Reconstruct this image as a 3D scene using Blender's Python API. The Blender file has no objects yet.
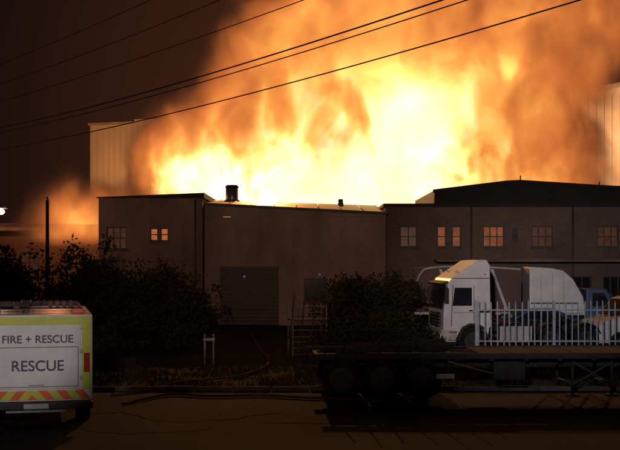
import bpy, bmesh, math, random
from mathutils import Vector, Matrix
import numpy as np
random.seed(4); rng=np.random.default_rng(7)
S=bpy.context.scene; C=S.collection
S.view_settings.view_transform='Standard'; S.view_settings.look='None'; S.view_settings.exposure=0

# ---------------------------------------------------------------- materials
def mat(name,col,rough=0.7,var=0.25,scale=2.0,metal=0.0,bump=0.0,emit=None,estr=0.0,stretch=(1,1,1),spec=None):
    m=bpy.data.materials.new(name); m.use_nodes=True; nt=m.node_tree; b=nt.nodes['Principled BSDF']
    tc=nt.nodes.new('ShaderNodeTexCoord'); mp=nt.nodes.new('ShaderNodeMapping'); mp.inputs['Scale'].default_value=stretch
    nt.links.new(tc.outputs['Object'],mp.inputs[0])
    n=nt.nodes.new('ShaderNodeTexNoise'); n.inputs['Scale'].default_value=scale; n.inputs['Detail'].default_value=6; n.inputs['Roughness'].default_value=0.65
    nt.links.new(mp.outputs[0],n.inputs['Vector'])
    r=nt.nodes.new('ShaderNodeValToRGB'); r.color_ramp.elements[0].position=0.3; r.color_ramp.elements[1].position=0.7
    r.color_ramp.elements[0].color=tuple(c*(1-var) for c in col)+(1,)
    r.color_ramp.elements[1].color=tuple(min(1,c*(1+var)) for c in col)+(1,)
    nt.links.new(n.outputs[0],r.inputs[0]); nt.links.new(r.outputs[0],b.inputs['Base Color'])
    b.inputs['Roughness'].default_value=rough; b.inputs['Metallic'].default_value=metal
    if spec is not None: b.inputs['Specular IOR Level'].default_value=spec
    if bump:
        bp=nt.nodes.new('ShaderNodeBump'); bp.inputs['Strength'].default_value=bump; bp.inputs['Distance'].default_value=0.03
        nt.links.new(n.outputs[0],bp.inputs['Height']); nt.links.new(bp.outputs[0],b.inputs['Normal'])
    if emit:
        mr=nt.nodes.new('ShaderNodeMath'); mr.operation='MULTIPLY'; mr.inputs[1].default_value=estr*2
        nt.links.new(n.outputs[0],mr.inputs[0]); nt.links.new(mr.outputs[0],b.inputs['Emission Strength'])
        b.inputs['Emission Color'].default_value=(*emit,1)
    return m
M={}
M['asphalt']=mat('asphalt',(0.035,0.03,0.03),0.9,0.6,0.7,bump=0.5,spec=.1)
M['patch']=mat('asphalt_patch',(0.022,0.02,0.02),0.9,0.4,3,bump=0.4,spec=.1)
M['soil']=mat('soil',(0.05,0.042,0.035),0.95,0.5,0.6,bump=0.6,spec=.1)
M['concrete']=mat('concrete',(0.12,0.105,0.095),0.9,0.5,1.7,bump=0.3,spec=.2)
M['render_wall']=mat('render_wall',(0.32,0.23,0.19),0.85,0.45,0.35,bump=0.1,stretch=(1,1,0.5))
M['dark_wall']=mat('dark_wall',(0.23,0.16,0.13),0.85,0.4,0.5,bump=0.1,stretch=(1,1,0.4))
M['roof_metal']=mat('roof_metal',(0.3,0.26,0.23),0.5,0.35,0.8,metal=0.3)
M['dark_roof']=mat('dark_roof',(0.03,0.026,0.024),0.8,0.3,1.0)
M['frame']=mat('window_frame',(0.08,0.065,0.06),0.6,0.2)
M['glass']=mat('dark_glass',(0.02,0.02,0.025),0.12,0.3,3)
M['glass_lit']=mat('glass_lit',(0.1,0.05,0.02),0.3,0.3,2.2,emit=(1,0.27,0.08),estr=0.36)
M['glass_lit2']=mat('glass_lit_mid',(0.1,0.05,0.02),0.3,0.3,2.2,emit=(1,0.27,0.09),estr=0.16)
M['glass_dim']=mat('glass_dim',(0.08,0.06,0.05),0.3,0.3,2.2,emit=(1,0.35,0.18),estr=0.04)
M['white']=mat('white_paint',(0.72,0.71,0.7),0.35,0.14,2)
M['white2']=mat('weathered_white',(0.5,0.48,0.45),0.5,0.3,2)
M['black']=mat('black_plastic',(0.02,0.02,0.02),0.6,0.3,3)
M['rubber']=mat('rubber',(0.018,0.016,0.016),0.9,0.4,6,bump=0.3,spec=.15)
M['steel']=mat('steel',(0.3,0.3,0.31),0.4,0.25,4,metal=0.7)
M['chassis']=mat('chassis_paint',(0.03,0.026,0.028),0.8,0.4,3,spec=.2)
M['rim']=mat('dirty_rim',(0.07,0.062,0.062),0.8,0.4,4,spec=.2)
M['galv']=mat('galvanised',(0.34,0.36,0.4),0.5,0.35,5,metal=0.2)
M['maroon']=mat('maroon_curtain',(0.08,0.03,0.025),0.6,0.35,1.5)
M['blue']=mat('blue_paint',(0.05,0.1,0.22),0.35,0.15,2)
M['yellow']=mat('hi_vis_yellow',(0.55,0.58,0.05),0.4,0.12,3)
M['orange']=mat('orange_reflector',(0.75,0.12,0.03),0.4,0.12,3)
M['red']=mat('red_lens',(0.4,0.02,0.02),0.25,0.1,3)
M['lens']=mat('clear_lens',(0.7,0.7,0.72),0.15,0.1,3)
M['text']=mat('text_vinyl',(0.03,0.04,0.09),0.5,0.1,3)
M['wood']=mat('pole_wood',(0.05,0.038,0.03),0.9,0.3,2,stretch=(4,4,0.3),bump=0.3,spec=.2)
M['bark']=mat('bark',(0.07,0.05,0.035),0.95,0.4,4,stretch=(3,3,0.5),bump=0.5)
M['leaf']=mat('leaves',(0.045,0.038,0.018),0.75,0.6,0.9,spec=.2)
M['hose']=mat('hose_canvas',(0.16,0.09,0.07),0.85,0.3,4)
M['cable']=mat('cable',(0.015,0.012,0.01),0.8,0.1)
M['lamp']=mat('lamp_glow',(0.8,0.8,0.7),0.4,0.05,1,emit=(1,0.55,0.4),estr=2.0)
M['bluelamp']=mat('beacon_glow',(0.1,0.2,0.6),0.4,0.05,1,emit=(0.25,0.35,1),estr=0.13)

def corrug(name,col,period=0.9,rough=0.6,bs=0.2):
    m=mat(name,col,rough,0.25,0.25,stretch=(1,1,0.3)); nt=m.node_tree; b=nt.nodes['Principled BSDF']
    tc=nt.nodes.new('ShaderNodeTexCoord'); w=nt.nodes.new('ShaderNodeTexWave'); w.inputs['Scale'].default_value=0.314/period*1.0
    w.bands_direction='X'; nt.links.new(tc.outputs['Object'],w.inputs['Vector'])
    bp=nt.nodes.new('ShaderNodeBump'); bp.inputs['Distance'].default_value=0.06; bp.inputs['Strength'].default_value=bs
    nt.links.new(w.outputs['Fac'],bp.inputs['Height']); nt.links.new(bp.outputs[0],b.inputs['Normal']); return m
M['corr']=corrug('corrugated_cladding',(0.38,0.33,0.27),0.5)
M['corr_d']=corrug('corrugated_dark',(0.24,0.18,0.15),0.35)

def brick():
    m=bpy.data.materials.new('brickwork'); m.use_nodes=True; nt=m.node_tree; b=nt.nodes['Principled BSDF']
    tc=nt.nodes.new('ShaderNodeTexCoord'); mp=nt.nodes.new('ShaderNodeMapping'); mp.inputs['Rotation'].default_value=(math.radians(90),0,0)
    nt.links.new(tc.outputs['Object'],mp.inputs[0])
    t=nt.nodes.new('ShaderNodeTexBrick'); t.inputs['Scale'].default_value=3.2
    t.inputs['Color1'].default_value=(0.33,0.22,0.17,1); t.inputs['Color2'].default_value=(0.27,0.175,0.135,1); t.inputs['Mortar'].default_value=(0.3,0.23,0.19,1)
    nt.links.new(mp.outputs[0],t.inputs[0])
    n=nt.nodes.new('ShaderNodeTexNoise'); n.inputs['Scale'].default_value=0.5; n.inputs['Detail'].default_value=5
    nt.links.new(tc.outputs['Object'],n.inputs[0])
    mx=nt.nodes.new('ShaderNodeMix'); mx.data_type='RGBA'; mx.blend_type='MULTIPLY'; mx.inputs[0].default_value=0.8
    nt.links.new(t.outputs[0],mx.inputs[6]); nt.links.new(n.outputs[0],mx.inputs[7]); nt.links.new(mx.outputs[2],b.inputs['Base Color'])
    b.inputs['Roughness'].default_value=0.9; return m
M['brick']=brick()

# ---------------------------------------------------------------- mesh helpers
def empty(name,loc=(0,0,0),rz=0):
    o=bpy.data.objects.new(name,None); C.objects.link(o); o.location=loc; o.rotation_euler=(0,0,rz); o.empty_display_size=0.3; return o
def link(name,me,m,parent=None):
    o=bpy.data.objects.new(name,me); C.objects.link(o)
    if m: me.materials.append(M[m] if isinstance(m,str) else m)
    if parent: o.parent=parent
    return o
def box(name,x0,x1,y0,y1,z0,z1,m,parent=None,bev=0.0):
    bm=bmesh.new(); bmesh.ops.create_cube(bm,size=1)
    for v in bm.verts: v.co=Vector(((x0+x1)/2+v.co.x*(x1-x0),(y0+y1)/2+v.co.y*(y1-y0),(z0+z1)/2+v.co.z*(z1-z0)))
    if bev: bmesh.ops.bevel(bm,geom=bm.edges[:],offset=bev,segments=2,affect='EDGES',profile=0.6)
    me=bpy.data.meshes.new(name); bm.to_mesh(me); bm.free(); return link(name,me,m,parent)
def prism(name,prof,y0,y1,m,parent=None,bev=0.0):
    bm=bmesh.new(); a=[bm.verts.new((x,y0,z)) for x,z in prof]; b=[bm.verts.new((x,y1,z)) for x,z in prof]
    n=len(prof); bm.faces.new(a); bm.faces.new(b[::-1])
    for i in range(n): bm.faces.new((a[i],b[i],b[(i+1)%n],a[(i+1)%n]))
    bmesh.ops.recalc_face_normals(bm,faces=bm.faces[:])
    if bev: bmesh.ops.bevel(bm,geom=bm.edges[:],offset=bev,segments=3,affect='EDGES',profile=0.6)
    me=bpy.data.meshes.new(name); bm.to_mesh(me); bm.free()
    return link(name,me,m,parent)
def tube(name,p0,p1,r,m,parent=None,r2=None,seg=14):
    p0=Vector(p0);p1=Vector(p1); d=p1-p0; bm=bmesh.new()
    bmesh.ops.create_cone(bm,cap_ends=True,segments=seg,radius1=r,radius2=r if r2 is None else r2,depth=d.length)
    q=d.to_track_quat('Z','Y').to_matrix().to_4x4(); q.translation=(p0+p1)/2; bmesh.ops.transform(bm,matrix=q,verts=bm.verts[:])
    me=bpy.data.meshes.new(name); bm.to_mesh(me); bm.free()
    for p in me.polygons: p.use_smooth=len(p.vertices)==4
    return link(name,me,m,parent)
def curve(name,pts,r,m,parent=None):
    cu=bpy.data.curves.new(name,'CURVE'); cu.dimensions='3D'; cu.bevel_depth=r; cu.bevel_resolution=2
    s=cu.splines.new('NURBS'); s.points.add(len(pts)-1)
    for i,p in enumerate(pts): s.points[i].co=(*p,1)
    s.use_endpoint_u=True; s.order_u=3
    o=bpy.data.objects.new(name,cu); C.objects.link(o); cu.materials.append(M[m])
    if parent:o.parent=parent
    return o
def wall(name,x0,x1,z0,z1,y,ops,m,parent,rev=0.18,axis='x'):
    xs=sorted({x0,x1,*[o[0] for o in ops],*[o[1] for o in ops]}); zs=sorted({z0,z1,*[o[2] for o in ops],*[o[3] for o in ops]})
    V=[];F=[]
    def q(*p): i=len(V); V.extend(p); F.append((i,i+1,i+2,i+3))
    for i in range(len(xs)-1):
        for j in range(len(zs)-1):
            cx=(xs[i]+xs[i+1])/2; cz=(zs[j]+zs[j+1])/2
            if any(a<cx<b and c<cz<d for a,b,c,d in ops): continue
            q((xs[i],y,zs[j]),(xs[i+1],y,zs[j]),(xs[i+1],y,zs[j+1]),(xs[i],y,zs[j+1]))
    for a,b,c,d in ops:
        q((a,y,c),(b,y,c),(b,y+rev,c),(a,y+rev,c)); q((a,y,d),(a,y+rev,d),(b,y+rev,d),(b,y,d))
        q((a,y,c),(a,y+rev,c),(a,y+rev,d),(a,y,d)); q((b,y,c),(b,y,d),(b,y+rev,d),(b,y+rev,c))
    me=bpy.data.meshes.new(name); me.from_pydata(V,[],F); return link(name,me,m,parent)
def window(name,a,b,c,d,y,glass,parent,nx=2,nz=1,rev=0.18):
    box(name+'_glass',a,b,y+rev-0.03,y+rev+0.02,c,d,glass,parent)
    t=0.05
    for i in range(nx+1):
        x=a+(b-a)*i/nx; x=min(max(x,a+t/2+.002),b-t/2-.002); box(name+'_mullion',x-t/2,x+t/2,y+rev-0.09,y+rev-0.035,c+.003,d-.003,'frame',parent)
    for j in range(nz+1):
        z=c+(d-c)*j/nz; z=min(max(z,c+t/2+.002),d-t/2-.002); box(name+'_transom',a+.003,b-.003,y+rev-0.086,y+rev-0.036,z-t/2,z+t/2,'frame',parent)
    box(name+'_sill',a-.06,b+.06,y-.07,y-.002,c-.09,c-.004,'concrete',parent)

# ---------------------------------------------------------------- ground
def sheet(name,x0,x1,y0,y1,z,m):
    me=bpy.data.meshes.new(name); me.from_pydata([(x0,y0,z),(x1,y0,z),(x1,y1,z),(x0,y1,z)],[],[(0,1,2,3)]); return link(name,me,m)
sheet('ground',-600,600,-200,1500,0,'soil')
sheet('road',-150,150,8,30.2,0.004,'asphalt')
sheet('yard_pavement',-1,40,39,60,0.006,'asphalt')
rp=empty('road_patches')
for i in range(9):
    cx=random.uniform(-9,9); cy=random.uniform(19,28); n=14; r=random.uniform(.4,1.2)
    V=[(cx+math.cos(a*2*math.pi/n)*r*random.uniform(.7,1.3)*1.5,cy+math.sin(a*2*math.pi/n)*r*random.uniform(.7,1.3),.008+.0005*i) for a in range(n)]
    me=bpy.data.meshes.new('patch'); me.from_pydata(V,[],[tuple(range(n))]); link('patch',me,'patch',rp)
k=empty('kerb')
x=-60
while x<60:
    box('kerb_stone',x,x+0.97,30.2+random.uniform(-.015,.015),30.35,0,0.12+random.uniform(-.015,.01),'concrete',k,0.015); x+=1.0

# ---------------------------------------------------------------- LEFT BLOCK of the works
b=empty('office_block')
ops=[(-8.02,-7.62,4.3,4.95),(-7.5,-7.1,4.3,4.95),(-10.2,-9.2,3.9,5.0),(-9.9,-8.9,0.9,2.2),(-7.6,-6.4,0.1,2.3)]
wall('front_wall',-10.6,-5.4,0,6.45,58,ops,'dark_wall',b)
box('side_wall_a',-10.6,-10.4,58.01,72,0,6.45,'dark_wall',b); box('side_wall_b',-5.6,-5.4,58.01,72,0,6.45,'dark_wall',b)
box('back_wall',-10.39,-5.61,71.8,71.99,0,6.45,'dark_wall',b)
prism('parapet_cap',[(-10.7,6.46),(-5.3,6.46),(-5.3,6.72),(-10.7,6.5)],57.9,72.1,'dark_roof',b)
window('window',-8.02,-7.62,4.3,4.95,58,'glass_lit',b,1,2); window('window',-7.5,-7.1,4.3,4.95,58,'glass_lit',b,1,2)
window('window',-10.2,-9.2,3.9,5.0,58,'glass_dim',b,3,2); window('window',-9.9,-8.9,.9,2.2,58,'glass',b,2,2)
box('door',-7.6,-6.4,58.12,58.17,.1,2.3,'frame',b)
tube('downpipe',(-5.75,57.93,0.1),(-5.75,57.93,6.4),0.05,'frame',b)
box('string_course',-10.62,-5.42,57.93,57.995,3.3,3.45,'dark_wall',b)

# ---------------------------------------------------------------- MAIN SHED
b=empty('factory_shed')
ops=[(-4.6,-1.6,0,3.0),(-.3,.9,1.2,2.4),(1.6,2.8,1.2,2.4)]
wall('front_wall',-5.39,3.88,0,5.55,59.2,ops,'render_wall',b)
prism('gable_panel',[(-5.39,5.56),(3.88,5.56),(3.88,5.72),(-5.39,6.2)],59.2,59.35,'render_wall',b)
box('side_wall_b',3.7,3.87,59.36,74,0,5.7,'render_wall',b); box('side_wall_a',-5.39,-5.2,59.36,74,0,5.7,'render_wall',b)
me=bpy.data.meshes.new('roof'); me.from_pydata([(-5.38,59.1,6.28),(3.95,59.1,5.8),(3.95,70,6.62),(-5.38,70,6.95),(-5.38,80,6.2),(3.95,80,5.9)],[],[(0,1,2,3),(3,2,5,4)]); ro=link('roof',me,'roof_metal',b)
sm=ro.modifiers.new('s','SOLIDIFY'); sm.thickness=0.08
for i in range(9):
    t=i/8; x=-5.3+9.2*t
    zf=6.28-.48*(x+5.38)/9.33; zb=6.95-.33*(x+5.38)/9.33
    tube('roof_seam',(x,59.15,zf+.02),(x,70,zb+.02),0.02,'roof_metal',b,seg=6)
prism('gutter',[(-5.38,6.14),(3.95,5.66),(3.95,5.78),(-5.38,6.26)],58.98,59.09,'frame',b)
window('window',-.3,.9,1.2,2.4,59.2,'glass',b,3,2); window('window',1.6,2.8,1.2,2.4,59.2,'glass',b,3,2)
for i in range(15): box('roller_door_slat',-4.6,-1.6,59.32+.01*(i%2),59.36+.01*(i%2),.02+i*.2,.2+i*.2,'frame',b)
for x in (-1.2,1.25,3.2): box('pilaster',x,x+.3,59.08,59.197,0,5.5,'render_wall',b)
box('plinth',-.85,1.2,59.1,59.196,0,.5,'dark_wall',b)
tube('wall_lamp',(-3.35,59.15,2.5),(-3.35,59.0,2.5),0.06,'bluelamp',b)
tube('wall_lamp',(.5,59.15,2.6),(.5,59.0,2.6),0.05,'bluelamp',b)
for nm,xc,y,zt,r,zb in (('roof_stack',-4.45,66,7.6,.42,6.3),('roof_vent',1.72,65,6.75,.16,6.1)):
    v=empty(nm); tube('shaft',(xc,y,zb),(xc,y,zt-.15),r*.85,'steel',v); tube('collar',(xc,y,zb+.25),(xc,y,zb+.45),r*1.05,'steel',v)
    tube('cap',(xc,y,zt-.14),(xc,y,zt),r,'dark_roof',v,r2=r*.75)

# ---------------------------------------------------------------- RIGHT OFFICE/WORKS
b=empty('brick_works_building')
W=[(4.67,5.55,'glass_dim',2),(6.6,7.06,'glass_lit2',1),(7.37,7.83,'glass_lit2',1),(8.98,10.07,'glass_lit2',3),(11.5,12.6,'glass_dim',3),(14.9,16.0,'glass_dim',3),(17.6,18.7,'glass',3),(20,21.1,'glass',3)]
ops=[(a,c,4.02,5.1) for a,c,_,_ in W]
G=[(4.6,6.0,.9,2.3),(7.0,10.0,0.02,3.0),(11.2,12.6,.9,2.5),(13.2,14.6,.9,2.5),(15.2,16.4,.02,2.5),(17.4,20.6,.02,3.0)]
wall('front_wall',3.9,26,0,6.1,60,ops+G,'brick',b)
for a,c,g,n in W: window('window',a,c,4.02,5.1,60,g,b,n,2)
for a,c,z0,z1 in G:
    if z0<.1 and c-a>2:
        for i in range(15): box('shutter_slat',a,c,60.12+.01*(i%2),60.16+.01*(i%2),z0+i*.2,z0+.18+i*.2,'frame',b)
    else: window('window',a,c,z0,z1,60,'glass',b,3,2)
box('side_wall_a',3.9,4.1,60.01,78,0,6.1,'brick',b); box('side_wall_b',25.8,26,60.01,78,0,6.1,'brick',b)
box('flat_roof',3.8,26.1,59.85,78,6.11,6.27,'dark_roof',b)
box('lintel_band',3.92,26,59.93,59.995,5.2,5.36,'brick',b)
box('canopy',6.4,20.8,58.6,59.92,3.25,3.4,'dark_wall',b,0.02)
prism('upper_roof',[(6.95,6.28),(26,6.28),(26,7.3),(17.0,7.45),(11.8,7.78),(11.0,7.74),(7.0,7.25)],65,77,'dark_roof',b)
prism('upper_fascia',[(6.9,7.1),(11.0,7.6),(11.8,7.64),(17,7.31),(26.1,7.16),(26.1,7.34),(17,7.5),(11.8,7.83),(11.0,7.79),(6.9,7.29)],64.85,64.99,'dark_roof',b)
for x,z in ((12.0,7.8),(16.5,7.45)): tube('aerial',(x,66,z-.2),(x,66,z+.35),.04,'frame',b)
tube('downpipe',(8.35,59.93,0.1),(8.35,59.93,6.1),0.05,'frame',b); tube('downpipe',(13.6,59.88,0.1),(13.6,59.88,6.1),0.05,'frame',b)
box('sign_board',10.5,10.75,59.9,59.98,4.3,5.0,'concrete',b)

# ---------------------------------------------------------------- burning building shell (behind)
b=empty('burning_warehouse')
box('wall_front',-13,22,80.2,80.5,0,5.6,'corr_d',b); box('wall_left',-13,-12.7,80.51,96,0,5.6,'corr_d',b); box('wall_right',21.7,22,80.51,96,0,5.6,'corr_d',b)
box('wall_back',-12.69,21.69,95.7,96,0,6.2,'corr_d',b)
for i in range(9):
    x=-12+4*i; tube('roof_truss',(x,81,5.3),(x+random.uniform(-.6,.6),95,6+random.uniform(-.4,.8)),.12,'steel',b)
b=empty('rear_warehouse')
prism('body',[(-19,0),(-6,0),(-6,15.6),(-15.2,15.4),(-15.2,15.15),(-19,15.0)],100,124,'corr',b)
prism('eaves_trim',[(-19.15,14.85),(-15.3,15.0),(-15.3,15.2),(-19.15,15.05)],99.8,99.98,'roof_metal',b)
box('louvre',-15.6,-15.2,99.85,99.97,9.6,12.2,'roof_metal',b)
b=empty('high_bay_warehouse')
prism('body',[(23.2,0),(52,0),(52,20),(36,20),(23.2,17.7)],100,130,'corr',b)
prism('eaves_trim',[(23.0,17.5),(36,19.8),(36,20.2),(23.0,17.9)],99.7,99.96,'roof_metal',b)
for i in range(42): tube('cladding_rib',(23.4+i*.68,99.99,0.3),(23.4+i*.68,99.99,17.5),.03,'corr',b,seg=6)
b=empty('outbuilding')
wall('front_wall',-24,-13.4,0,5.4,75,[(-22.5,-21.2,2.6,3.8),(-18.8,-17.6,2.6,3.8)],'render_wall',b)
window('window',-22.5,-21.2,2.6,3.8,75,'glass_dim',b,2,1); window('window',-18.8,-17.6,2.6,3.8,75,'glass_dim',b,2,1)
box('side_wall',-13.6,-13.4,75.01,84,0,5.4,'render_wall',b)
prism('roof',[(-24.3,5.43),(-13.2,5.43),(-13.2,5.6),(-24.3,5.75)],74.6,84,'roof_metal',b)
box('fascia',-24.3,-13.2,74.5,74.59,5.2,5.42,'white2',b)
box('annex',-13.3,-11.6,76,82,0,4.8,'corr',b)

# ---------------------------------------------------------------- street lamp + poles + cables
l=empty('street_lamp'); 
tube('column',(-15.1,55,0),(-15.1,55,5.55),.09,'galv',l,r2=.06)
tube('arm',(-15.1,55,5.5),(-14.7,54.8,5.75),.04,'galv',l)
bm=bmesh.new(); bmesh.ops.create_uvsphere(bm,u_segments=20,v_segments=12,radius=.17)
for v in bm.verts: v.co=Vector((v.co.x-14.6,v.co.y+54.7,v.co.z*.8+5.64))
me=bpy.data.meshes.new('lantern_bowl'); bm.to_mesh(me); bm.free(); link('lantern_bowl',me,'lamp',l)
tube('lantern_hood',(-14.6,54.7,5.78),(-14.6,54.7,5.92),.3,'galv',l,r2=.08)
p=empty('timber_post'); tube('post',(-11.35,50,0),(-11.35,50,5.95),.09,'wood',p,r2=.07); tube('insulator',(-11.35,50,5.95),(-11.35,50,6.1),.05,'galv',p)
def upole(name,x,y,h):
    p=empty(name); tube('pole',(x,y,0),(x,y,h),.17,'wood',p,r2=.12); box('crossarm',x-1.2,x+1.2,y-.2,y-.1,h-.6,h-.48,'wood',p)
    for dx in (-1.1,-.4,.4,1.1): tube('insulator',(x+dx,y-.15,h-.48),(x+dx,y-.15,h-.25),.05,'galv',p)
upole('utility_pole',-18.6,60,10.2)
cab=empty('overhead_cables')
def wire(p0,p1,t1,sag,r):
    p0=Vector(p0);p1=Vector(p1); pts=[]
    for i in range(25):
        t=i/24*t1; q=p0.lerp(p1,t); u=i/24; pts.append((q.x,q.y,q.z-4*sag*u*(1-u)))
    curve('cable',pts,r,'cable',cab)
wire((-18.2,60,9.8),(1.0,30,9.9),1.5,0.6,.022)
wire((-18.0,60,9.6),(1.6,30,9.9),1.5,0.6,.017)
wire((-18.4,60,8.7),(4.2,30,10.0),1.5,0.75,.02)
wire((-19,60,11.6),(-3.0,30,10.2),1.5,0.35,.013)
wire((-19.2,60,12.4),(-4.2,30,10.4),1.5,0.3,.012)
wire((-19.4,60,10.7),(-1.6,30,10.0),1.5,0.4,.013)
upole('utility_pole',10.6,15,10.6)

# ---------------------------------------------------------------- wheels
def wheel(par,x,y,r=.5,w=.3,side=-1,hub='rim'):
    tube('tyre',(x,y-w/2,r),(x,y+w/2,r),r,'rubber',par,seg=32)
    ys=y+side*w/2
    tube('rim',(x,ys,r),(x,ys+side*.012,r),r*.6,hub,par,seg=24)
    tube('hub_recess',(x,ys+side*.013,r),(x,ys+side*.02,r),r*.46,'black',par,seg=20)
    tube('hub',(x,ys+side*.02,r),(x,ys+side*.09,r),r*.2,hub,par,seg=12)
    for i in range(8):
        a=i*math.pi/4; xx=x+math.cos(a)*r*.33; zz=r+math.sin(a)*r*.33; tube('wheel_nut',(xx,ys+side*.02,zz),(xx,ys+side*.05,zz),.028,hub,par,seg=6)
# ---------------------------------------------------------------- tractor unit
def tractor(name,loc,rz):
    t=empty(name,loc,rz)
    cabp=[(0.05,.55),(0,.95),(0.02,1.55),(.18,2.55),(.3,2.72),(.55,2.9),(1.25,3.36),(1.6,3.4),(1.72,3.2),(1.76,1.0),(1.7,.95),(1.66,.62),(1.48,.98),(1.25,1.1),(.95,1.1),(.7,.98),(.5,.6)]
    prism('cab_shell',cabp,-1.2,1.2,'white',t,.035)
    prism('windscreen',[(0.015,1.62),(.178,2.48),(.148,2.49),(-.012,1.63)],-1.05,1.05,'glass',t)
    prism('sun_visor',[(-.05,2.5),(.2,2.6),(.22,2.64),(-.06,2.56)],-1.1,1.1,'black',t)
    box('grille',-.03,.02,-.8,.8,.98,1.5,'black',t,.01)
    for i in range(4): box('grille_bar',-.05,-.031,-.75,.75,1.03+i*.12,1.07+i*.12,'steel',t)
    prism('bumper',[(-.08,.35),(.45,.35),(.5,.7),(.45,.88),(-.06,.88)],-1.22,1.22,'white2',t,.03)
    for s in (-1,1):
        tube('wiper',(-.03,s*.5-.3,1.68),(.03,s*.5+.3,1.85),.012,'black',t,seg=6)
        box('headlamp',-.1,-.02,s*.95-.2,s*.95+.2,.58,.78,'lens',t,.02)
        ys=s*1.2
        lo=lambda w:(min(ys,ys+s*w),max(ys,ys+s*w))
        prism('side_window',[(.34,1.75),(1.05,1.75),(1.05,2.4),(.42,2.4)],*lo(.012),'glass',t)
        prism('door_seam',[(.28,1.0),(.305,1.0),(.37,2.5),(.345,2.5)],*lo(.006),'black',t)
        box('door_seam',1.12,1.14,*lo(.006),1.15,2.5,'black',t)
        box('panel_line',.4,1.7,*lo(.005),1.5,1.515,'black',t); box('roof_joint',.35,1.7,*lo(.006),2.72,2.745,'black',t)
        box('door_handle',.95,1.08,*lo(.03),1.55,1.6,'black',t)
        box('marker_lamp',1.5,1.58,*lo(.02),2.85,2.9,'orange',t); 
        for zz in (.5,.78): box('step',.2,.5,*lo(.02),zz,zz+.05,'black',t)
        prism('wheel_arch',[(.48,.5),(.72,.98),(.95,1.12),(1.25,1.12),(1.5,.98),(1.74,.5),(1.66,.5),(1.46,.92),(1.22,1.04),(.98,1.04),(.76,.92),(.56,.5)],*lo(.04),'black',t)
        box('mirror',.02,.14,s*1.38-.09,s*1.38+.09,1.85,2.4,'black',t,.02); tube('mirror_arm',(.15,s*1.2,2.42),(.08,s*1.38,2.4),.02,'black',t)
        wheel(t,1.1,s*1.02,.5,.3,s)
        for xx in (4.0,5.3): wheel(t,xx,s*.95,.5,.52,s)
        for cx in (4.0,5.3):
            pr=[(cx+.62*math.cos(a),.5+.62*math.sin(a)) for a in np.linspace(.35,math.pi-.35,9)]+[(cx+.58*math.cos(a),.5+.58*math.sin(a)) for a in np.linspace(math.pi-.35,.35,9)]
            prism('mudguard',pr,s*.95-.28,s*.95+.28,'black',t)
        box('side_skirt',2.1,3.3,min(s*1.1,s*1.16),max(s*1.1,s*1.16),.42,1.0,'white2',t,.02)
        tube('fuel_tank',(2.15,s*.85,.7),(3.25,s*.85,.7),.26,'steel',t,seg=20)
        box('chassis_rail',.8,6.1,s*.42-.05,s*.42+.05,.78,1.02,'chassis',t)
    tube('axle',(1.1,-1,.5),(1.1,1,.5),.08,'chassis',t); tube('axle',(4.0,-.9,.5),(4.0,.9,.5),.09,'chassis',t); tube('axle',(5.3,-.9,.5),(5.3,.9,.5),.09,'chassis',t)
    tube('fifth_wheel',(4.6,0,1.1),(4.6,0,1.2),.5,'chassis',t); tube('exhaust_stack',(1.98,.9,.9),(1.98,.9,3.1),.07,'steel',t)
    for y in (-.3,0,.3): curve('air_line',[(1.8,y,1.6),(2.2,y,1.1),(2.6,y*.6,1.2),(3.0,y*.4,1.05)],.018,'red' if y<0 else 'blue',t)
    box('rear_lamp_bar',6.1,6.16,-1.1,1.1,.75,.9,'chassis',t); box('number_plate',-.095,-.082,-.26,.26,.45,.56,'yellow',t)
    for dx in (-.7,.7): box('roof_marker_lamp',.6,.68,dx-.06,dx+.06,2.96,3.02,'lens',t)
    return t
tractor('semi_truck',(4.62,42.6,0),math.radians(7))
bt=empty('box_truck',(8.95,48.0,0),math.radians(-3))
prism('box_body',[(0,1.15),(2.25,1.15),(2.15,1.9),(1.75,2.6),(1.35,2.95),(0.9,3.05),(0.1,3.1),(0,3.05)],-1.15,1.15,'white',bt,.03)
for x in (.45,.9,1.35): box('body_rib',x,x+.03,-1.165,-1.151,1.27,2.85,'white2',bt)
box('body_rail',0,2.12,-1.17,-1.152,1.15,1.26,'galv',bt); box('body_stripe',.05,1.95,-1.158,-1.151,1.6,1.66,'frame',bt)
prism('cab',[(2.3,.6),(2.3,2.2),(3.1,2.2),(3.55,1.5),(3.65,1.3),(3.68,.6)],-1.0,1.0,'blue',bt,.04)
prism('side_window',[(2.55,1.5),(2.55,2.05),(3.0,2.05),(3.3,1.5)],-1.012,-1.001,'glass',bt)
prism('windscreen',[(3.14,2.17),(3.56,1.52),(3.59,1.54),(3.17,2.19)],-.9,.9,'glass',bt)
box('chassis',-0.2,3.4,-.5,.5,.7,1.1,'chassis',bt); box('bumper',3.55,3.75,-1,1,.4,.62,'white2',bt,.02); box('mirror',3.2,3.3,-1.25,-1.1,1.7,2.05,'black',bt,.02)
for xx in (.4,2.95): wheel(bt,xx,-.95,.45,.28,-1); wheel(bt,xx,.95,.45,.28,1)
tr=empty('curtain_trailer',(8.8,48.6,0),math.radians(-4))
box('body',-4.4,-.1,-1.22,1.22,1.25,3.05,'maroon',tr,.02)
for x in np.linspace(-4.4,-.1,6): box('post',x-.03,x+.03,-1.26,-1.222,1.2,3.05,'maroon',tr)
curve('tarp_edge',[(-4.45,-1.26,1.9),(-4.3,-1.26,2.9),(-3.6,-1.26,3.12),(-1.5,-1.26,3.1),(-.1,-1.26,3.0)],.045,'white2',tr)
box('bottom_rail',-4.45,-.05,-1.27,-1.15,1.13,1.245,'white2',tr,.01)
for xx in (-3.6,-2.4): wheel(tr,xx,-1.0,.5,.35,-1)
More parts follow.
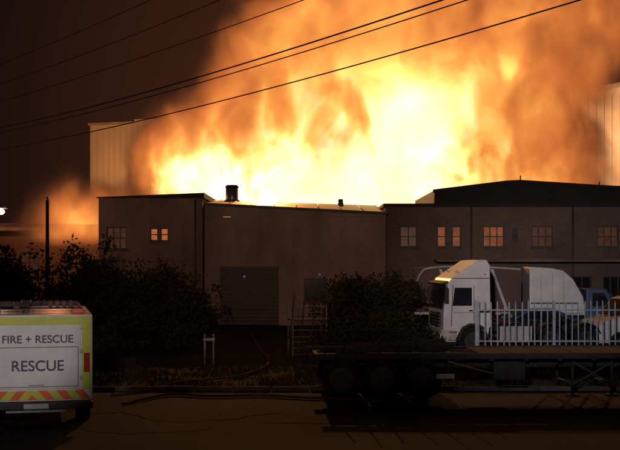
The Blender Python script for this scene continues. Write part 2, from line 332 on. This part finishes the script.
for i in range(4): prism('strap',[(-2.8+i*.7,1.3),(-2.68+i*.7,1.3),(-3.3+i*.7,3.0),(-3.42+i*.7,3.0)],-1.262,-1.24,'white2',tr)

# ---------------------------------------------------------------- palisade fence
f=empty('palisade_fence')
V=[];F=[]
def addbox(x0,x1,y0,y1,z0,z1,V,F,spike=False,lean=0):
    i=len(V); V+= [(x0,y0,z0),(x1,y0,z0),(x1,y1,z0),(x0,y1,z0),(x0+lean,y0,z1),(x1+lean,y0,z1),(x1+lean,y1,z1),(x0+lean,y1,z1)]
    F+=[(i,i+3,i+2,i+1),(i,i+1,i+5,i+4),(i+1,i+2,i+6,i+5),(i+2,i+3,i+7,i+6),(i+3,i,i+4,i+7)]
    if spike:
        V.append(((x0+x1)/2+lean,(y0+y1)/2,z1+.09)); F.extend([(i+4,i+5,i+8),(i+5,i+6,i+8),(i+6,i+7,i+8),(i+7,i+4,i+8)])
    else: F.append((i+4,i+5,i+6,i+7))
x=5.95
while x<22:
    j=random.uniform(-.015,.015); addbox(x+j,x+.045+j,40.9,40.92,.12,1.88+random.uniform(-.04,.03),V,F,True,random.uniform(-.03,.03)); x+=.22
me=bpy.data.meshes.new('pales'); me.from_pydata(V,[],F); link('pales',me,'galv',f)
for z in (.5,1.6): box('rail',5.9,22,40.93,40.97,z,z+.05,'galv',f)
x=5.85
while x<22: box('post',x,x+.1,40.975,41.07,0,1.95,'galv',f); x+=2.75

# ---------------------------------------------------------------- cars behind the fence
def car(name,loc,rz,m,van=False):
    c=empty(name,loc,rz)
    if van: body=[(0,.35),(0,.95),(.25,1.15),(.9,1.3),(1.45,1.95),(1.7,2.02),(4.7,2.0),(4.85,1.8),(4.9,.35)]
    else: body=[(0,.3),(0,.7),(.2,.85),(1.2,.98),(1.9,1.42),(3.1,1.45),(3.8,1.05),(4.25,.98),(4.3,.3)]
    prism('body',body,-.88,.88,m,c,.06)
    for s in (-1,1):
        ys=s*.88
        g=[(1.15,1.32),(1.55,1.85),(2.4,1.85),(2.4,1.32)] if van else [(1.4,1.02),(1.95,1.34),(3.0,1.37),(3.5,1.05)]
        prism('side_glass',g,min(ys,ys+s*.008),max(ys,ys+s*.008),'glass',c)
        for xx in (.85,(4.0 if van else 3.4)):
            tube('arch',(xx,ys-s*.05,.36),(xx,ys+s*.004,.36),.4,'black',c,seg=24); wheel(c,xx,s*.82,.33,.2,s)
        box('headlamp',-.03,.06,s*.62-.15,s*.62+.15,.68,.82,'lens',c,.015)
        box('mirror',1.3,1.42,min(ys+s*.02,ys+s*.2),max(ys+s*.02,ys+s*.2),1.05+.3*van,1.2+.3*van,'black',c,.02)
    if van: prism('windscreen',[(.93,1.33),(1.42,1.9),(1.4,1.93),(.9,1.36)],-.75,.75,'glass',c)
    else: prism('windscreen',[(1.23,1.0),(1.88,1.4),(1.86,1.43),(1.2,1.03)],-.72,.72,'glass',c)
    box('bumper',-.08,.1,-.85,.85,.3,.55,'black' if not van else m,c,.03); box('grille',-.015,.02,-.4,.4,.6,.75,'black',c)
    return c
car('parked_van',(10.3,43.0,0),math.radians(14),'white',True)
car('parked_car',(6.6,46.3,0),math.radians(5),'blue')

# ---------------------------------------------------------------- skeletal trailer in the foreground
t=empty('flatbed_trailer',(0,29.6,0),math.radians(3))
for s in (-1,1): 
    box('main_beam',.2,11.5,s*.5-.07,s*.5+.07,.78,1.08,'chassis',t,.01)
    box('side_raft',-.1,11.8,s*1.2-.04,s*1.2+.04,.98,1.12,'chassis',t,.01)
for i in range(14): box('cross_member',.1+i*.86,.2+i*.86,-1.15,1.15,.92,1.05,'chassis',t)
box('headboard',11.7,11.8,-1.2,1.2,1.13,1.6,'chassis',t)
for xx in (.72,1.72,2.72):
    for s in (-1,1): wheel(t,xx,s*1.0,.49,.36,s)
    tube('axle',(xx,-.95,.49),(xx,.95,.49),.08,'chassis',t)
    box('leaf_spring',xx-.4,xx+.4,-.62,-.55,.6,.68,'chassis',t)
box('mudflap',3.35,3.38,-1.2,-.8,.35,.95,'black',t); box('marker_plate',3.05,3.5,-1.26,-1.245,.5,.62,'white2',t)
for xx in (6.6,7.6):
    for s in (-1,1):
        tube('landing_leg',(xx,s*.75,.05),(xx,s*.75,.95),.045,'chassis',t); box('foot',xx-.15,xx+.15,s*.75-.12,s*.75+.12,.01,.05,'rim',t)
    tube('brace',(xx,-.75,.3),(xx,.75,.3),.03,'rim',t)
tube('brace',(6.6,-.8,.3),(7.6,-.8,.85),.025,'rim',t); tube('brace',(6.6,-.8,.85),(7.6,-.8,.3),.02,'rim',t)
box('tool_box',4.5,5.3,-1.15,-.7,.45,.9,'chassis',t,.02)
for i in range(9): box('deck_plank',4.2+i*.8,4.95+i*.8,-1.14,1.14,1.056,1.1,'wood',t)
for i in range(7): 
    x=.3+i*.45; tube('lashing_post',(x,-1.15,1.12),(x+random.uniform(-.05,.05),-1.15,1.3+random.random()*.25),.02,'chassis',t,seg=6)
for i in range(5): tube('loose_pipe',(.2+random.random(),-1+i*.3,1.14+.03*i),(3.2+random.random(),-.9+i*.28,1.2+.03*i),.035,'chassis',t,seg=8)
tube('air_line',(3.4,-1.0,.9),(4.5,-1.0,.6),.02,'hose',t)

# ---------------------------------------------------------------- fire & rescue vehicle (rear)
v=empty('fire_rescue_vehicle',(-5.68,24,0),math.radians(13))
box('body',-1.15,1.15,0,4.3,.5,2.3,'white',v,.04)
box('side_stripe',1.151,1.156,.2,4.2,1.0,1.35,'yellow',v)
box('rear_frame_r',.93,1.12,-.02,-.002,.74,2.26,'yellow',v); box('rear_frame_l',-1.12,-.93,-.02,-.002,.74,2.26,'yellow',v)
box('rear_door',-.9,.9,-.025,-.003,.76,2.08,'white',v,.008)
box('header_strip',-.92,.92,-.02,-.003,2.095,2.26,'yellow',v)
for z in (1.62,.8): box('door_crease',-.86,.86,-.028,-.0252,z,z+.014,'frame',v)
for x in (-.86,.848): box('door_edge',x,x+.014,-.028,-.0252,.815,1.62,'frame',v)
box('door_handle',-.15,.15,-.05,-.026,.84,.87,'steel',v,.005)
for z in (.95,1.5,2.0):
    for s in (-1,1): box('hinge',s*.915-.03,s*.915+.03,-.04,-.0205,z,z+.08,'steel',v,.004)
def text(s,x,z,size,par):
    cu=bpy.data.curves.new(s,'FONT'); cu.body=s; cu.size=size; cu.align_x='CENTER'; cu.extrude=.002; cu.offset=.004
    o=bpy.data.objects.new('lettering',cu); C.objects.link(o); cu.materials.append(M['text']); o.parent=par; o.location=(x,-.029,z); o.rotation_euler=(math.radians(90),0,0)
text('FIRE + RESCUE',.03,1.72,.225,v); text('RESCUE',0.03,1.14,.31,v)
for i in range(12):
    x0=-1.1+i*.185; m='orange' if i%2 else 'yellow'; sl=.16*(1 if i<6 else -1)
    a=max(-1.1,min(1.1,x0+sl)); c=max(-1.1,min(1.1,x0+.185+sl))
    me=bpy.data.meshes.new('chevron'); me.from_pydata([(x0,-.022-.0004*i,.54),(x0+.185,-.022-.0004*i,.54),(c,-.022-.0004*i,.73),(a,-.022-.0004*i,.73)],[],[(0,1,2,3)]); link('chevron',me,m,v)
box('rear_bumper',-1.15,1.15,-.22,0,.36,.5,'black',v,.02)
for s in (-1,1):
    box('tail_lamp',s*1.03-.06,s*1.03+.06,-.045,-.021,1.1,1.5,'red',v,.01)
    for yy in (.95,4.9): 
        tube('tyre',(s*.98-.15,yy,.4),(s*.98+.15,yy,.4),.4,'rubber',v,seg=28); tube('rim',(s*1.13,yy,.4),(s*1.135,yy,.4),.24,'steel',v)
    box('roof_rail',s*.95-.03,s*.95+.03,.1,4.1,2.36,2.4,'galv',v)
    box('rear_beacon',s*.85-.13,s*.85+.13,.06,.2,2.31,2.42,'orange',v,.03)
for yy in (.5,1.6,2.7,3.8): box('rack_bar',-.95,.95,yy,yy+.05,2.405,2.44,'rim',v)
for x in (-.35,-.15): tube('ladder_stile',(x,.2,2.46),(x,3.9,2.46),.025,'rim',v,seg=8)
for i in range(11): tube('ladder_rung',(-.35,.35+i*.34,2.46),(-.15,.35+i*.34,2.46),.015,'rim',v,seg=6)
for i in range(4): tube('rolled_hose',(.25+i*.14,.4,2.5),(.33+i*.14,.4,2.5),.08,'hose',v)
box('equipment_bag',-.75,-.45,.25,.7,2.45,2.55,'black',v,.03)
box('number_plate',-.25,.25,-.235,-.221,.38,.48,'white2',v)
box('rear_step',-.6,.6,-.35,-.221,.32,.36,'steel',v)
o=prism('driver_cab',[(4.32,.5),(4.32,2.05),(5.2,2.05),(5.75,1.4),(6.3,1.25),(6.4,.5)],-.95,.95,'white',v,.05)
o.data.transform(Matrix.Rotation(math.radians(90),4,'Z'))

# ---------------------------------------------------------------- hoses, bollards, pallets
h=empty('fire_hose')
curve('hose',[(-4.4,27.2,.05),(-3.9,28.6,.05),(-3.4,29.3,.05),(-2.5,28.6,.05),(-1.2,29.0,.05),(-.4,28.5,.05),(1.2,28.1,.05),(3,26.5,.05)],.032,'hose',h)
curve('hose',[(-5.0,29.2,.04),(-4.2,29.8,.04),(-3.6,31.5,.12),(-2.6,32.6,.06),(-1.7,34.2,.06),(-1.2,38,.06),(-2.0,44,.04),(-2.6,52,.04)],.032,'hose',h)
bl=empty('barrier_posts')
for x in (-3.4,-3.12): tube('post',(x,37.4,0),(x,37.4,1.0),.035,'galv',bl)
box('rail',-3.45,-3.07,37.34,37.355,.8,.88,'galv',bl)
pk=empty('stacked_stillage',(-.62,40.5,0),.2)
M['stillage']=mat('painted_steel_dull',(0.16,0.15,0.15),0.7,0.5,4)
for lv in range(3):
    z=lv*.62
    for x in (0,1.2):
        for y in (0,.9): box('corner',x,x+.05,y,y+.05,z,z+.58,'stillage',pk)
    for zz in (.08,.3,.52): box('rail',0.062,1.198,-.01,.02,z+zz,z+zz+.025,'stillage',pk)
    box('deck',0.01,1.19,0.065,.9,z+.02,z+.06,'wood',pk)
for i in range(5): box('mesh_bar',.2+i*.2,.215+i*.2,-.03,-.012,.1,1.78,'rim',pk)
for i in range(4): tube('leaning_pole',(-.2+i*.35,-.3,0),(.1+i*.4,.1,1.9+random.random()*.5),.025,'rim',pk,seg=7)

# ---------------------------------------------------------------- vegetation
def foliage(name,blobs,n,size,par=None):
    cs=[];tot=sum(b[3]*b[4]*b[5] for b in blobs)
    for bx,by,bz,rx,ry,rz in blobs:
        k=max(10,int(n*rx*ry*rz/tot)); nc=max(4,k//45)
        u=rng.normal(size=(nc,3)); u/=np.linalg.norm(u,axis=1)[:,None]; u*=(rng.random((nc,1))**.4)*(1+.25*rng.normal(size=(nc,1)))
        cl=u*[rx,ry,rz]+[bx,by,bz]
        idx=rng.integers(0,nc,k); cs.append(cl[idx]+rng.normal(size=(k,3))*0.19)
    P=np.concatenate(cs); P=P[P[:,2]>.03]; k=len(P)
    a=rng.normal(size=(k,3)); a/=np.linalg.norm(a,axis=1)[:,None]; b=rng.normal(size=(k,3)); b=np.cross(a,b); b/=np.linalg.norm(b,axis=1)[:,None]
    s=size*(.5+rng.random((k,1)))
    V=np.empty((k*4,3)); V[0::4]=P-a*s; V[1::4]=P+b*s*.45; V[2::4]=P+a*s; V[3::4]=P-b*s*.45
    me=bpy.data.meshes.new(name); me.from_pydata(V.tolist(),[],np.arange(k*4).reshape(-1,4).tolist())
    return link(name,me,'leaf',par)
def tree(name,x,y,h,crown,n=7000,size=.11):
    t=empty(name); tube('trunk',(x,y,0),(x+.1,y,h*.5),.14,'bark',t,r2=.09)
    for i in range(7):
        a=i*2.4; r=h*.22; tube('limb',(x+.1,y,h*(.3+.03*i)),(x+math.cos(a)*r,y+math.sin(a)*r,h*(.6+.04*i)),.06,'bark',t,r2=.02,seg=7)
    foliage('crown',crown,n,size,t)
tree('tree',2.0,44,3.5,[(1.6,44,2.0,.9,1,.9),(2.6,44,1.7,1.0,1,1.0),(3.2,43.8,2.2,.8,.8,.7),(1.2,44,1.2,.8,.8,.8)],8000,.09)
tree('tree',-9.2,47,4.3,[(-9.6,47,2.4,1.3,1.2,1.2),(-8.2,47.3,2.1,1.4,1.2,1.2),(-7.4,47,1.5,1.2,1.1,1.2)],9000,.1)
tree('tree',-13.2,49,4.3,[(-13.6,49,2.8,1.3,1.2,1.0),(-12.6,49,2.2,1.3,1.2,1.2),(-14.5,49,2.1,1.4,1.2,1.3)],9000,.1)
tree('tree',-5.6,46,3.6,[(-5.9,46,2.0,1.0,1,1.0),(-4.9,46.2,1.5,1.1,1,1.1)],6000,.09)
foliage('hedge',[(x,43.5+random.uniform(-.5,.5),.7+random.uniform(0,.4),1.2,.8,.8+random.uniform(0,.3)) for x in np.arange(-15,-4.2,1.1)],14000,.09)
foliage('shrub',[(2.6,40.5,.7,1.0,.7,.8),(1.6,41,.6,.8,.7,.7),(3.6,40.6,.5,.8,.6,.6),(.5,39.6,.4,.6,.5,.5)],8000,.08)
k=34000; P=np.c_[rng.uniform(-18,16,k),rng.uniform(30.4,39.5,k),np.zeros(k)]
cl=np.sin(P[:,0]*1.7+np.sin(P[:,1]*2.1)*1.5)*np.cos(P[:,1]*1.3+P[:,0]*.6); P=P[cl+rng.normal(size=k)*.4>-.2]; k=len(P)
hh=rng.uniform(.04,.22,k); dx=rng.normal(size=(k,2))*.06; V=np.empty((k*3,3)); V[0::3]=P+[[-.012,0,0]]; V[1::3]=P+[[.012,0,0]]; V[2::3]=P+np.c_[dx,hh]
me=bpy.data.meshes.new('grass'); me.from_pydata(V.tolist(),[],np.arange(k*3).reshape(-1,3).tolist()); link('grass',me,'leaf')

# ---------------------------------------------------------------- FIRE + SMOKE volume (voxel grid built by geometry nodes)
class NB:
    def __init__(s,nt): s.nt=nt
    def m(s,op,a,b=None,c=None,clamp=False):
        n=s.nt.nodes.new('ShaderNodeMath'); n.operation=op; n.use_clamp=clamp
        for i,v in enumerate((a,b,c)):
            if v is None: continue
            if isinstance(v,(int,float)): n.inputs[i].default_value=v
            else: s.nt.links.new(v,n.inputs[i])
        return n.outputs[0]
    def add(s,a,b): return s.m('ADD',a,b)
    def mul(s,a,b): return s.m('MULTIPLY',a,b)
    def sub(s,a,b): return s.m('SUBTRACT',a,b)
    def ss(s,x,a,b,lo=0,hi=1):
        n=s.nt.nodes.new('ShaderNodeMapRange'); n.interpolation_type='SMOOTHSTEP'; s.nt.links.new(x,n.inputs[0])
        n.inputs[1].default_value=a;n.inputs[2].default_value=b;n.inputs[3].default_value=lo;n.inputs[4].default_value=hi; return n.outputs[0]
    def gauss(s,x,z,cx,cz,rx,rz,amp=1):
        a=s.mul(s.sub(x,cx),1/rx); b=s.mul(s.sub(z,cz),1/rz)
        return s.mul(s.m('EXPONENT',s.mul(s.add(s.mul(a,a),s.mul(b,b)),-1)),amp)
    def noise(s,vec,scale,detail,rough,dist,st=(1,1,1),off=(0,0,0)):
        mp=s.nt.nodes.new('ShaderNodeVectorMath'); mp.operation='MULTIPLY_ADD'; mp.inputs[1].default_value=st; mp.inputs[2].default_value=off; s.nt.links.new(vec,mp.inputs[0])
        n=s.nt.nodes.new('ShaderNodeTexNoise'); n.inputs['Scale'].default_value=scale;n.inputs['Detail'].default_value=detail;n.inputs['Roughness'].default_value=rough;n.inputs['Distortion'].default_value=dist
        s.nt.links.new(mp.outputs[0],n.inputs['Vector']); return n.outputs[0]
fm=bpy.data.materials.new('fire_and_smoke'); fm.use_nodes=True; nt=fm.node_tree; nt.nodes.clear(); B=NB(nt)
out=nt.nodes.new('ShaderNodeOutputMaterial'); vi=nt.nodes.new('ShaderNodeVolumeInfo'); H=vi.outputs['Density']
dens=B.mul(B.ss(H,.02,.34),.55)
cr=nt.nodes.new('ShaderNodeValToRGB'); nt.links.new(H,cr.inputs[0]); e=cr.color_ramp
st=[(0,(.006,.002,.001)),(.16,(.028,.0075,.0025)),(.32,(.105,.026,.0055)),(.48,(.19,.054,.012)),(.64,(.33,.125,.022)),(.78,(.75,.45,.1)),(.92,(1,.93,.5))]
e.elements[0].position=0; e.elements[0].color=(*st[0][1],1); e.elements[1].position=.92; e.elements[1].color=(*st[-1][1],1)
for p_,c_ in st[1:-1]: q=e.elements.new(p_); q.color=(*c_,1)
em=nt.nodes.new('ShaderNodeEmission'); nt.links.new(cr.outputs[0],em.inputs[0]); nt.links.new(B.mul(dens,5.8),em.inputs[1])  # smoke emits a glow colour in place of scattered firelight
ab=nt.nodes.new('ShaderNodeVolumeAbsorption'); ab.inputs[0].default_value=(0,0,0,1); nt.links.new(dens,ab.inputs[1])
ad=nt.nodes.new('ShaderNodeAddShader'); nt.links.new(em.outputs[0],ad.inputs[0]); nt.links.new(ab.outputs[0],ad.inputs[1]); nt.links.new(ad.outputs[0],out.inputs['Volume'])
fm.cycles.volume_step_rate=7
gt=bpy.data.node_groups.new('smoke_field','GeometryNodeTree'); gt.interface.new_socket('Geometry',in_out='OUTPUT',socket_type='NodeSocketGeometry'); B=NB(gt)
go=gt.nodes.new('NodeGroupOutput'); pos=gt.nodes.new('GeometryNodeInputPosition'); P=pos.outputs[0]; sep=gt.nodes.new('ShaderNodeSeparateXYZ'); gt.links.new(P,sep.inputs[0]); X,Y,Z=sep.outputs
n1=B.noise(P,0.15,6,0.55,0.6,(1,.8,.95))
n2=B.noise(P,0.32,6,0.62,0.9,(1,.7,.65),(7,3,1))
n3=B.noise(P,0.75,5,0.62,1.2,(1,.6,.5),(2,9,4))
nn=B.sub(n1,.5)
xe=B.add(X,B.mul(nn,13))
zz=B.m('MAXIMUM',B.sub(Z,8),0)
xl=B.add(B.mul(B.mul(zz,zz),.045),-14.8)
ml=B.ss(B.sub(xe,xl),0,6)
mr=B.ss(B.add(xe,B.mul(Z,-.22)),15.5,21.5,1,0)
my=B.ss(B.m('ABSOLUTE',B.sub(B.add(Y,B.mul(nn,6)),87)),3,8,1,0)
mz=B.ss(Z,3.6,5.0)
env=B.mul(B.mul(ml,mr),my)
gy=B.mul(B.sub(Y,75.5),1/4.5); puff=B.mul(B.gauss(B.add(X,B.mul(nn,9)),B.add(Z,B.mul(nn,7)),-15.0,5.6,3.4,2.1,1.1),B.m('EXPONENT',B.mul(B.mul(gy,gy),-1)))
env=B.mul(B.m('MINIMUM',B.add(env,puff),1.0),mz)
g=B.gauss(X,Z,-5.5,7.5,8,4.6,.95)
for a in ((7,10.5,4.5,5,.55),(-10.4,10,2.8,4,.46),(13,7,11,3.8,.5),(0,19,12,9,.5),(14,17,12,8,.5),(-15,5,4.5,3,.42),(2,8,6,3.5,.3)):
    g=B.add(g,B.gauss(X,Z,*a))
heat_glow=B.add(B.add(g,B.mul(B.sub(n2,.5),1.35)),B.mul(B.sub(.5,n1),1.25))  # flame heat plus the firelit glow painted into the smoke
low=B.ss(Z,16,9)
heat_glow=B.add(heat_glow,B.mul(B.mul(B.sub(n3,.5),B.mul(low,B.m('MINIMUM',g,1))),2.0))
heat_glow=B.m('MINIMUM',B.m('MAXIMUM',heat_glow,0.06),B.ss(Z,13,20,1.0,.62))
D=B.mul(env,B.add(.12,B.mul(heat_glow,.88)))
vc=gt.nodes.new('GeometryNodeVolumeCube'); gt.links.new(D,vc.inputs['Density']); vc.inputs['Min'].default_value=(-20,71,3.5); vc.inputs['Max'].default_value=(27,95.6,28)
vc.inputs['Resolution X'].default_value=236; vc.inputs['Resolution Y'].default_value=70; vc.inputs['Resolution Z'].default_value=123
smn=gt.nodes.new('GeometryNodeSetMaterial'); smn.inputs['Material'].default_value=fm; gt.links.new(vc.outputs[0],smn.inputs[0]); gt.links.new(smn.outputs[0],go.inputs[0])
me=bpy.data.meshes.new('fire_and_smoke'); fo=link('fire_and_smoke',me,fm); md=fo.modifiers.new('field','NODES'); md.node_group=gt

# ---------------------------------------------------------------- lights
def point(name,loc,p,col,r=0):
    l=bpy.data.lights.new(name,'POINT'); l.energy=p; l.color=col; l.shadow_soft_size=r; o=bpy.data.objects.new(name,l); C.objects.link(o); o.location=loc
point('fire_light',(-3,80,12),12000,(1,.42,.13)); point('fire_light',(27.5,91,13),9000,(1,.5,.22)); point('fire_light',(-14,93,10),1800,(1,.38,.13))
point('fire_light',(-15.5,70.5,8),700,(1,.34,.16))
point('street_lamp_light',(-14.6,54.3,5.4),120,(1,.55,.4),.2)
fl=empty('added_fill_mast',(-2,1,0)); tube('mast',(0,0,0),(0,0,7.2),.1,'galv',fl,r2=.07)  # unseen mast added behind the camera to carry the fill spots
for x in (-.7,0,.7): box('fill_head',x-.25,x+.25,-.1,.1,7.0,7.4,'galv',fl,.03)
def spot(loc,tgt,e,size,col,bl=.8):  # unseen fill spots, added to brighten building fronts and vehicles
    l=bpy.data.lights.new('fill_spot','SPOT'); l.energy=e; l.color=col; l.spot_size=math.radians(size); l.spot_blend=bl; l.shadow_soft_size=.3
    o=bpy.data.objects.new('fill_spot',l); C.objects.link(o); o.location=loc; o.rotation_euler=(Vector(tgt)-Vector(loc)).to_track_quat('-Z','Y').to_euler()
spot((-2,1.4,7.2),(1,60,10.0),11000,38,(1,.62,.45),1)
spot((-2.7,1.4,7.2),(-6.2,24,2.0),5800,11,(1,.88,.86))
spot((-1.3,1.4,7.2),(9.2,43,3.2),15500,20,(.95,.92,1),1)

# ---------------------------------------------------------------- world
w=bpy.data.worlds.new('World'); S.world=w; w.use_nodes=True; nt=w.node_tree; B=NB(nt); bg=nt.nodes['Background']
sky=nt.nodes.new('ShaderNodeTexSky'); sky.sky_type='NISHITA'; sky.sun_disc=False; sky.sun_elevation=math.radians(-8); sky.sun_rotation=math.radians(200)
tc=nt.nodes.new('ShaderNodeTexCoord'); dt=nt.nodes.new('ShaderNodeVectorMath'); dt.operation='DOT_PRODUCT'; nt.links.new(tc.outputs['Generated'],dt.inputs[0]); dt.inputs[1].default_value=Vector((.08,.98,.1)).normalized()
f_=B.ss(dt.outputs['Value'],.93,1.0,0,1)
mx=nt.nodes.new('ShaderNodeMix'); mx.data_type='RGBA'; nt.links.new(f_,mx.inputs[0]); mx.inputs[6].default_value=(.010,.0045,.0033,1); mx.inputs[7].default_value=(.042,.013,.006,1)
sc=nt.nodes.new('ShaderNodeMix'); sc.data_type='RGBA'; sc.blend_type='ADD'; sc.inputs[0].default_value=.05
nt.links.new(mx.outputs[2],sc.inputs[6]); nt.links.new(sky.outputs[0],sc.inputs[7]); nt.links.new(sc.outputs[2],bg.inputs[0]); bg.inputs[1].default_value=1

# ---------------------------------------------------------------- camera
cd=bpy.data.cameras.new('camera'); cam=bpy.data.objects.new('camera',cd); C.objects.link(cam); S.camera=cam
cam.location=(0,0,3.5); cam.rotation_euler=(math.radians(90),0,0); cd.sensor_width=36; cd.lens=36*1157/620; cd.shift_y=32/620; cd.clip_end=3000
